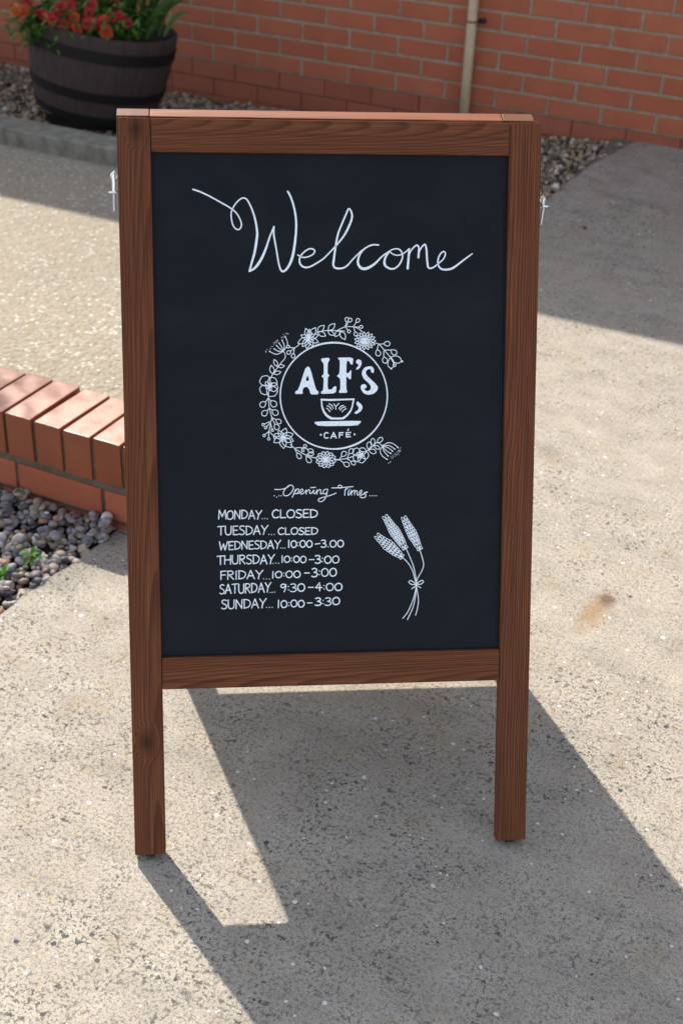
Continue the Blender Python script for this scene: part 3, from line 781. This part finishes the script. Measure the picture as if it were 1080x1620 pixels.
# opening times heading (script) and hours (capitals)
ink = Ink()
a = crop(6.353, 430, 760); h_ = 1.35
for q in [((30,92),(80,92),(130,83),(160,68)), ((185,50),(145,75),(118,115),(120,148),(150,155),(185,135),(212,95),(215,65),(195,48),(165,55)),
          ((240,90),(225,125),(205,170)), ((232,115),(255,88),(272,92),(262,125),(235,135),(222,132)), ((235,135),(285,125),(312,105),(305,88),(288,100),(282,125),(300,138),(325,125),(345,100)),
          ((345,95),(345,138)), ((346,118),(370,95),(382,105),(380,130),(400,128),(422,98),(420,130),(440,130),(455,95),(452,140)), ((453,118),(480,92),(492,105),(488,135),(510,132)),
          ((555,88),(525,95),(515,125),(535,138),(558,110),(562,88),(548,150),(530,190),(495,215),(468,205),(475,185),(520,170),(590,150),(645,128)),
          ((390,74),(438,70)), ((602,76),(680,74),(815,63)), ((690,80),(665,68),(675,50),(700,55),(702,70),(690,78)), ((745,80),(735,110),(732,150)), ((732,100),(760,80)),
          ((772,100),(765,148),(785,135),(800,100),(800,148)), ((800,125),(825,100),(832,110),(828,145)), ((830,120),(850,103),(858,115),(858,148),(885,140),(905,110),(895,100),(880,120),(885,148),(915,142),(960,117)),
          ((960,117),(925,128),(945,150),(935,170),(905,175),(885,165))]:
    ink.line(a(*q), h_)
for x in (25, 50, 73, 95): ink.disc(to_board(*a((x, 155 + (14 if x == 50 else 0)))[0]), K * .85)
for x in (985, 1008, 1030, 1051): ink.disc(to_board(*a((x, 155))[0]), K * .85)
ink.disc(to_board(*a((785, 88))[0]), K * .7)
ink.make('opening_times_heading')

ink = Ink()
G = {  # glyph: (advance, strokes) in a unit box, y down
 'M': (.95, [[(.02,1),(.1,.02)], [(.1,.02),(.42,.72)], [(.42,.72),(.76,.02)], [(.76,.02),(.84,1)]]),
 'O': (.82, [[(.38,.04),(.12,.2),(.03,.55),(.14,.9),(.38,.98),(.64,.85),(.72,.5),(.62,.14),(.38,.04)]]),
 'N': (.8, [[(.06,1),(.08,.03)], [(.08,.03),(.64,.97)], [(.64,.97),(.66,.02)]]),
 'D': (.8, [[(.08,.03),(.08,.98)], [(.02,.04),(.35,.06),(.64,.25),(.68,.55),(.5,.86),(.06,.98)]]),
 'A': (.8, [[(.02,1),(.36,.02)], [(.36,.02),(.7,1)], [(.14,.66),(.6,.64)]]),
 'Y': (.76, [[(.04,.02),(.36,.52)], [(.7,.0),(.36,.52),(.26,1)]]),
 'T': (.74, [[(.0,.06),(.7,.02)], [(.35,.04),(.34,1)]]),
 'U': (.78, [[(.06,.02),(.06,.65),(.2,.95),(.42,.97),(.62,.8),(.64,.02)]]),
 'E': (.66, [[(.08,.04),(.08,.98)], [(.08,.04),(.54,.02)], [(.08,.5),(.48,.48)], [(.08,.98),(.56,.96)]]),
 'S': (.66, [[(.54,.1),(.3,.02),(.1,.14),(.12,.36),(.36,.5),(.54,.68),(.5,.9),(.26,1),(.03,.9)]]),
 'W': (1.02, [[(.02,.03),(.22,1)], [(.22,1),(.48,.3)], [(.48,.3),(.66,1)], [(.66,1),(.94,.02)]]),
 'H': (.8, [[(.06,.03),(.06,1)], [(.66,.0),(.66,1)], [(.06,.52),(.66,.5)]]),
 'R': (.72, [[(.07,.02),(.07,1)], [(.03,.05),(.36,.03),(.56,.18),(.48,.4),(.08,.52)], [(.22,.5),(.6,1)]]),
 'F': (.66, [[(.08,.04),(.08,1)], [(.04,.05),(.56,.02)], [(.08,.48),(.48,.46)]]),
 'I': (.3, [[(.12,.02),(.12,1)]]),
 'C': (.74, [[(.62,.14),(.4,.02),(.14,.2),(.05,.55),(.16,.88),(.4,.98),(.64,.86)]]),
 'L': (.64, [[(.08,.02),(.08,.97)], [(.08,.97),(.54,.95)]]),
 '0': (.78, [[(.36,.05),(.12,.22),(.05,.55),(.16,.88),(.36,.97),(.6,.84),(.68,.5),(.58,.16),(.36,.05)]]),
 '1': (.34, [[(.14,.0),(.12,1)]]),
 '3': (.64, [[(.06,.1),(.32,.02),(.5,.18),(.42,.4),(.22,.48),(.46,.55),(.56,.76),(.42,.96),(.2,1),(.02,.92)]]),
 '4': (.68, [[(.4,.0),(.04,.62)], [(.04,.62),(.6,.6)], [(.42,.25),(.4,1)]]),
 '9': (.64, [[(.5,.14),(.26,.03),(.06,.2),(.12,.44),(.32,.46),(.5,.2)], [(.52,.1),(.5,.5),(.36,1)]]),
 ':': (.26, [[(.1,.34)], [(.1,.76)]]), '.': (.3, [[(.12,.95)]]), '-': (.4, [[(0,.5),(.36,.48)]]), ' ': (.3, [])}
rt = random.Random(8)
a = crop(3.6, 320, 750)
def write(txt, x0, x1, yt0, yb0, yt1, yb1, wd=1.65):
    tot = sum(G[c][0] for c in txt) - .12; x = 0.0
    for ch in txt:
        adv, st = G[ch]; jy = rt.uniform(-.03, .03); js = rt.uniform(-.02, .02)
        for q in st:
            pts = []
            for gx, gy in q:
                t = (x + gx + js * gy) / tot; X = x0 + (x1 - x0) * t
                yt = yt0 + (yt1 - yt0) * t; yb = yb0 + (yb1 - yb0) * t
                pts.append((X, yt + (yb - yt) * (gy + jy)))
            if len(pts) == 1: ink.disc(to_board(*a(pts[0])[0]), K * wd * .55)
            else: ink.line(a(*pts), wd * rt.uniform(.92, 1.1))
        x += adv
def dots(x0, x1, y): 
    for i in range(3): ink.disc(to_board(*a((x0 + (x1 - x0) * i / 2, y + rt.uniform(-2, 2)))[0]), K * .85)
write('MONDAY', 92, 336, 206, 258, 206, 256); dots(342, 370, 254); write('CLOSED', 396, 654, 203, 251, 201, 248, 1.75)
write('TUESDAY', 88, 371, 297, 348, 293, 345); dots(380, 410, 345); write('CLOSED', 430, 656, 306, 346, 303, 344, 1.75)
write('WEDNESDAY', 97, 444, 384, 432, 377, 425); dots(447, 470, 421); write('10:00', 486, 624, 378, 420, 375, 417, 1.75); write('-', 643, 663, 378, 420, 376, 418); write('3.00', 675, 802, 376, 418, 374, 416, 1.75)
write('THURSDAY', 85, 408, 465, 515, 458, 511); dots(404, 435, 508); write('10:00', 448, 590, 465, 503, 465, 506); write('-', 609, 630, 467, 507, 467, 507); write('3:00', 640, 777, 464, 510, 464, 508, 1.75)
write('FRIDAY', 102, 342, 553, 602, 548, 597); dots(349, 382, 596); write('10:00', 395, 556, 554, 593, 548, 590, 1.7); write('-', 582, 603, 543, 583, 543, 583); write('3:00', 622, 762, 537, 586, 533, 582, 1.75)
write('SATURDAY', 98, 388, 630, 684, 617, 672); dots(387, 412, 673); write('9:30', 444, 581, 627, 672, 623, 670, 1.75); write('-', 604, 627, 625, 668, 625, 668); write('4:00', 643, 794, 620, 666, 619, 664, 1.75)
write('SUNDAY', 108, 361, 717, 769, 710, 763); dots(366, 398, 761); write('10:00', 427, 579, 718, 762, 716, 758, 1.75); write('-', 598, 619, 715, 757, 715, 757); write('3:30', 641, 780, 705, 749, 701, 746, 1.75)
ink.make('opening_hours_lettering')

# lavender sprigs
ink = Ink()
a = crop(7.7154, 570, 790)
for q in [((500,700),(570,765),(630,860),(665,980),(680,1040),(670,1120),(640,1230),(580,1370),(515,1455)), ((550,590),(600,700),(650,830),(678,980),(684,1040),(670,1180),(640,1320),(572,1470)), ((720,610),(750,700),(770,800),(745,880),(700,960),(680,1040),(698,1150),(706,1250),(692,1340),(672,1415))]:
    ink.line(a(*q), 1.3)
for q in [((680,1040),(620,1038),(590,1008),(612,992),(650,1015),(682,1040)), ((690,1035),(732,1038),(768,1008),(750,990),(715,1008),(688,1038)), ((680,1050),(655,1072),(625,1090)), ((690,1050),(712,1068),(736,1080))]:
    ink.line(a(*q), 1.4)
rl = random.Random(6)
for b, t, wmax, rows in [((490,690),(205,450),56,9), ((535,580),(310,225),50,11), ((715,590),(535,235),46,10)]:
    B_ = Vector(b); D = Vector(t) - B_; L = D.length; D.normalize(); Nn = Vector((-D.y, D.x))
    for k in range(rows):
        f0 = k / rows; hw = wmax * (math.sin(math.pi * min(1, f0 * .62 + .2)) if f0 < .5 else (1 - (f0 - .42) * 1.15)); hw = max(hw, 13)
        n = max(2, int(hw / 10))
        for i in range(n):
            o = (i / (n - 1) - .5) * 2 * hw
            p0 = B_ + D * (L * f0) + Nn * o * .78; p1 = B_ + D * (L * (f0 + .17)) + Nn * (o * 1.05 + rl.uniform(-3, 3))
            ink.leaf(a(tuple(p0))[0], a(tuple(p1))[0], .2, 1.0, True)
    for sgn in (-1, 0, 1):
        p1 = B_ - D * 28 + Nn * sgn * 32; ink.leaf(a(tuple(B_ + D * 6))[0], a(tuple(p1))[0], .28, 1.1, True)
ink.make('lavender_drawing')

# ------------------------------------------------------------------ barrel planter and its plants
BX, BY, BZ0 = -3.288, -.815, .032
tub = empty('barrel_planter', (BX, BY, BZ0)); tag(tub, 'dark brown half barrel planter with black hoops standing on the gravel', 'planter')
tub.rotation_mode = 'AXIS_ANGLE'; tub.rotation_axis_angle = (R(-8.5), .59, -.81, 0)   # leans a little on the stones
HB = .338
def prof(t): return .235 + (.292 - .235) * t + .012 * math.sin(math.pi * min(1, t))
s = NT('barrel_stave'); p = s.obj()
fb = s.noise(s.scale(p, (60, 60, 5)), 1.0, 4, .6)
c = s.mix(s.ramp(fb, [(.3, 0), (.7, 1)]), (.05, .037, .036), (.078, .058, .054))
s.bump(fb, .002, .6); M_stave = s.out(c, .7, .12, k=.72)
M_hoop = mat_simple('hoop', (.011, .011, .012), .6, .2, var=.15)
NS = 20; per = 8; n = NS * per
V = []; F = []
levels = [i / 12 for i in range(13)]
for t in levels:
    for k in range(n):
        gq = (k % per) / per; gv = .0028 * math.exp(-((min(gq, 1 - gq)) / .06) ** 2)
        r = prof(t) - gv; th = 2 * math.pi * k / n
        V.append((r * math.cos(th), r * math.sin(th), HB * t))
for t in (1.0, .8, .6):
    for k in range(n):
        r = prof(t) - .016; th = 2 * math.pi * k / n
        V.append((r * math.cos(th), r * math.sin(th), HB * t))
nl = len(levels) + 3
for j in range(nl - 1):
    for k in range(n):
        q, w = j * n + k, j * n + (k + 1) % n; F.append((q, w, w + n, q + n))
F.append(tuple(range(n))[::-1])
link('staves', mesh_from('staves', V, F, True), M_stave, tub)
for t0, t1 in ((.72, .845), (.265, .37), (.0, .085)):
    V = []; F = []; m_ = 96
    for t, e in ((t0, .0005), (t0, .005), (t1, .005), (t1, .0005)):
        for k in range(m_):
            r = prof(t) + e; th = 2 * math.pi * k / m_; V.append((r * math.cos(th), r * math.sin(th), HB * t + .0005))
    for j in range(3):
        for k in range(m_):
            q, w = j * m_ + k, j * m_ + (k + 1) % m_; F.append((q, w, w + m_, q + m_))
    link('hoop', mesh_from('hoop', V, F), M_hoop, tub)
V = [(0, 0, HB * .86)] + [(.268 * math.cos(k * math.pi / 24), .268 * math.sin(k * math.pi / 24), HB * .84) for k in range(48)]
link('compost', mesh_from('compost', V, [(0, 1 + k, 1 + (k + 1) % 48) for k in range(48)]), M_soil, tub)

M_green = mat_leaf('bedding_leaf', (.045, .13, .02), (.15, .31, .045))
M_strap = mat_leaf('strap_leaf', (.05, .12, .025), (.12, .24, .05))
def leaf_blade(V, F, T, base, dirv, up, L, wd, droop, tone, n=4):
    b = len(V); d = Vector(dirv).normalized(); side = d.cross(Vector(up)).normalized()
    for i in range(n + 1):
        t = i / n; c = Vector(base) + d * (L * t) - Vector((0, 0, 1)) * (droop * t * t * L)
        w = wd * (math.sin(math.pi * min(1, t * .85 + .12)) ** .8) * .5 if i < n else .0004
        V += [c - side * w + Vector((0, 0, w * .35)), c.copy(), c + side * w + Vector((0, 0, w * .35))]
        T += [(tone, tone, tone, 1)] * 3
    for i in range(n):
        for k in range(2):
            q = b + i * 3 + k; F.append((q, q + 1, q + 4, q + 3))
def petal_head(V, F, T, c, nrm, rad, col, rr_):
    nrm = Vector(nrm).normalized(); a_ = nrm.orthogonal().normalized(); b_ = nrm.cross(a_)
    for layer, (r0, tilt, cnt) in enumerate(((1, .12, 11), (.82, .45, 10), (.6, .8, 8), (.35, 1.1, 6))):
        for k in range(cnt):
            th = 2 * math.pi * (k + rr_.random() * .5) / cnt
            o = a_ * math.cos(th) + b_ * math.sin(th); sd = nrm.cross(o)
            L = rad * r0 * rr_.uniform(.85, 1.15); w = rad * .33
            ct, st_ = math.cos(tilt), math.sin(tilt); e = o * ct + nrm * st_
            base = c + nrm * (layer * rad * .05)
            i = len(V)
            V += [base, base + e * L * .55 - sd * w, base + e * L * .6 + nrm * .002, base + e * L * .55 + sd * w, base + e * L - sd * w * .8 - nrm * .003, base + e * L * 1.02, base + e * L + sd * w * .8 - nrm * .003]
            F += [(i, i + 1, i + 2), (i, i + 2, i + 3), (i + 1, i + 4, i + 5, i + 2), (i + 2, i + 5, i + 6, i + 3)]
            v = rr_.uniform(.75, 1.25)
            T += [(col[0] * v, col[1] * v, col[2] * v, 1)] * 4 + [(min(1, col[0] * v * 1.15), col[1] * v * 1.6, col[2] * v, 1)] * 3
M_petal = mat_attr('petal', .55, .3, 200, .12)
FL = [(-3.416,-1.105,0.441,'o'),(-3.394,-1.088,0.441,'m'),(-3.344,-1.064,0.434,'r'),(-3.313,-1.056,0.425,'r'),(-3.285,-1.055,0.413,'r'),(-3.287,-1.03,0.43,'r'),(-3.29,-0.998,0.451,'r'),(-3.26,-0.972,0.454,'r'),(-3.24,-1.045,0.4,'d'),(-3.226,-1.0,0.421,'m'),(-3.197,-1.028,0.39,'m'),(-3.171,-0.99,0.402,'r'),(-3.153,-0.973,0.405,'r'),(-3.192,-0.952,0.435,'r'),(-3.206,-0.925,0.459,'r'),(-3.131,-0.946,0.412,'m'),(-3.101,-0.974,0.382,'m'),(-3.117,-0.916,0.424,'r'),(-3.093,-0.896,0.426,'r'),(-3.058,-0.9,0.407,'d'),(-3.404,-1.052,0.468,'r')]
PC = {'o': (.55, .085, .008), 'r': (.42, .008, .012), 'd': (.26, .006, .012), 'm': (.50, .04, .008)}
groups = [([0, 1, 20], (-3.37, -1.0), 'orange flowered bedding plant spilling over the left rim of the barrel'),
          ([2, 3, 4, 5, 6, 8], (-3.31, -.97), 'scarlet flowered bedding plant left of the middle of the barrel'),
          ([7, 9, 10, 11, 12, 13, 14], (-3.20, -.93), 'red and orange flowered bedding plant at the front middle of the barrel'),
          ([15, 16, 17, 18, 19], (-3.11, -.86), 'red flowered bedding plant beside the strappy green leaves')]
rp = random.Random(21)
for ids, (gx, gy), lab in groups:
    pl = empty('flowering_plant', (gx, gy, BZ0 + HB * .85)); tag(pl, lab, 'flowers', 'bedding plants in the barrel')
    o0 = Vector((gx, gy, BZ0 + HB * .85)); V = []; F = []; T = []
    for k in range(230):
        t_ = Vector(FL[rp.choice(ids)][:3]) - o0
        c = t_ * rp.uniform(.25, .98) + Vector((rp.gauss(0, .035), rp.gauss(0, .035), rp.gauss(-.012, .02)))
        c.z = max(c.z, .005)
        d = Vector((rp.gauss(0, 1), rp.gauss(0, 1), rp.uniform(-.3, .9)))
        leaf_blade(V, F, T, c, d, (0, 0, 1), rp.uniform(.03, .06), rp.uniform(.009, .017), rp.uniform(0, .6), rp.random())
    for k in range(60):                              # taller stems behind
        c = Vector((rp.gauss(-.02, .05), rp.gauss(.06, .05), rp.uniform(.03, .19)))
        d = Vector((rp.gauss(0, 1), rp.gauss(0, 1), rp.uniform(-.2, .9)))
        leaf_blade(V, F, T, c, d, (0, 0, 1), rp.uniform(.04, .075), rp.uniform(.012, .022), rp.uniform(0, .6), rp.random() * .6)
    bm_ = bmesh.new()
    me = mesh_from('foliage', V, F); set_tone(me, T); link('foliage', me, M_green, pl)
    bm = bmesh.new()
    for i in ids: tube(bm, [(0, 0, 0), tuple((Vector(FL[i][:3]) - o0) * .6 + Vector((0, 0, .015))), tuple(Vector(FL[i][:3]) - o0)], .002, 5)
    link('stem', bm_mesh(bm, 'stem'), M_green, pl)
    for i in ids:
        x, y, z, k = FL[i]; V = []; F = []; T = []
        petal_head(V, F, T, Vector((x, y, z)) - o0, (.45 + rp.gauss(0, .25), -.7 + rp.gauss(0, .2), .6), rp.uniform(.021, .027), PC[k], rp)
        me = mesh_from('flower', V, F); set_tone(me, T); link('flower', me, M_petal, pl)
sp_ = empty('strap_leaf_plant', (-3.12, -.72, BZ0 + HB * .85)); tag(sp_, 'green plant with long strappy leaves at the right of the barrel', 'plant')
V = []; F = []; T = []
for k in range(46):
    th = rp.uniform(0, 2 * math.pi); e = rp.uniform(.15, .75)
    leaf_blade(V, F, T, (rp.gauss(0, .035), rp.gauss(0, .035), 0), (math.cos(th) * e, math.sin(th) * e, 1), (math.cos(th + 1.57) * .3 + .2, .5, .3), rp.uniform(.2, .42), rp.uniform(.016, .03), rp.uniform(.15, .75) * e * 1.5, rp.random(), 8)
me = mesh_from('foliage', V, F); set_tone(me, T); link('foliage', me, M_strap, sp_)
bk_ = empty('leafy_plant', (-3.36, -.70, BZ0 + HB * .85)); tag(bk_, 'dark green bushy plant at the back of the barrel behind the flowers', 'plant')
V = []; F = []; T = []
for k in range(330):
    c = Vector((rp.gauss(0, .075), rp.gauss(0, .06), rp.uniform(.01, .3)))
    d = Vector((rp.gauss(0, 1), rp.gauss(0, 1), rp.uniform(-.3, .9)))
    leaf_blade(V, F, T, c, d, (0, 0, 1), rp.uniform(.05, .09), rp.uniform(.014, .026), rp.uniform(0, .6), rp.random() * .7)
me = mesh_from('foliage', V, F); set_tone(me, T); link('foliage', me, M_green, bk_)

# ------------------------------------------------------------------ weeds and loose stones
M_weed = mat_leaf('weed_leaf', (.08, .26, .025), (.16, .38, .05))
for (x, y, z), L, cnt, lab in [((-1.655, -3.380, .026), .012, 7, 'tiny bright green weed at the foot of the low brick wall'),
                             ((-1.482, -3.569, .028), .024, 14, 'small green weed among the pebbles nearest the concrete edge'),
                             ((-1.49, -3.645, .028), .024, 12, 'small green weed at the left edge of the pebbles')]:
    wd_ = empty('weed', (x, y, z)); tag(wd_, lab, 'weed', 'weeds in the pebbles'); V = []; F = []; T = []
    for k in range(cnt):
        th = rp.uniform(0, 6.28)
        leaf_blade(V, F, T, (rp.gauss(0, .004), rp.gauss(0, .004), rp.uniform(0, .012)), (math.cos(th), math.sin(th), rp.uniform(.2, 1.3)), (0, 0, 1), L * rp.uniform(.7, 1.2), L * .42, rp.uniform(.1, .7), rp.random())
    me = mesh_from('leaves', V, F); set_tone(me, T); link('leaves', me, M_weed, wd_)
rg = np.random.default_rng(77)
for (x, y), s_, col, lab in [((-1.151, -1.018), .011, (.12, .085, .04), 'small dark brown stone on the shaded concrete path'),
                           ((-1.216, -.543), .012, (.6, .58, .5), 'small white stone on the shaded path nearest the brick wall'),
                           ((-1.044, -.657), .011, (.5, .53, .58), 'small pale blue grey stone on the shaded path'),
                           ((-1.12, -.93), .005, (.55, .53, .5), 'tiny pale chip beside the dark brown stone on the path')]:
    Vs, Fs = stone_shape(rg, 2, s_, .9)
    me = mesh_from('pebble', Vs, Fs, True); set_tone(me, [(*col, 1)] * len(Vs))
    o = link('pebble', me, M_stone); o.location = (x, y, s_ * .42); tag(o, lab, 'pebble', 'loose stones on the path')

# ------------------------------------------------------------------ tree added as stand-in for the unseen caster shading the low wall's coping
tree = empty('shade_tree', (-3.93, -1.53, -.004)); tag(tree, 'slim young tree with a thin round crown, added unseen to shade the low wall', 'tree')
bm = bmesh.new()
tube(bm, [(0, 0, -.05), (.005, .003, 1.2), (0, 0, 2.5), (.01, 0, 2.9)], [.022, .018, .011, .004], 10)
for k in range(14):
    th = rp.uniform(0, 6.28); z0 = rp.uniform(2.45, 2.8)
    tube(bm, [(0, 0, z0), (math.cos(th) * .09, math.sin(th) * .09, z0 + .05), (math.cos(th) * .17, math.sin(th) * .17, z0 + .07)], [.005, .003, .0015], 6)
link('trunk', bm_mesh(bm, 'trunk', True), mat_simple('bark', (.10, .075, .055), .9, .2, var=.3), tree)
V = []; F = []; T = []
for k in range(420):
    d = Vector((rp.gauss(0, 1), rp.gauss(0, 1), rp.gauss(0, 1))).normalized() * (.19 * rp.random() ** .4)
    leaf_blade(V, F, T, (d.x, d.y, 2.73 + d.z), (rp.gauss(0, 1), rp.gauss(0, 1), rp.gauss(0, .6)), (0, .1, 1), rp.uniform(.018, .027), rp.uniform(.010, .014), .3, rp.random())
me = mesh_from('crown', V, F); set_tone(me, T); link('crown', me, M_green, tree)
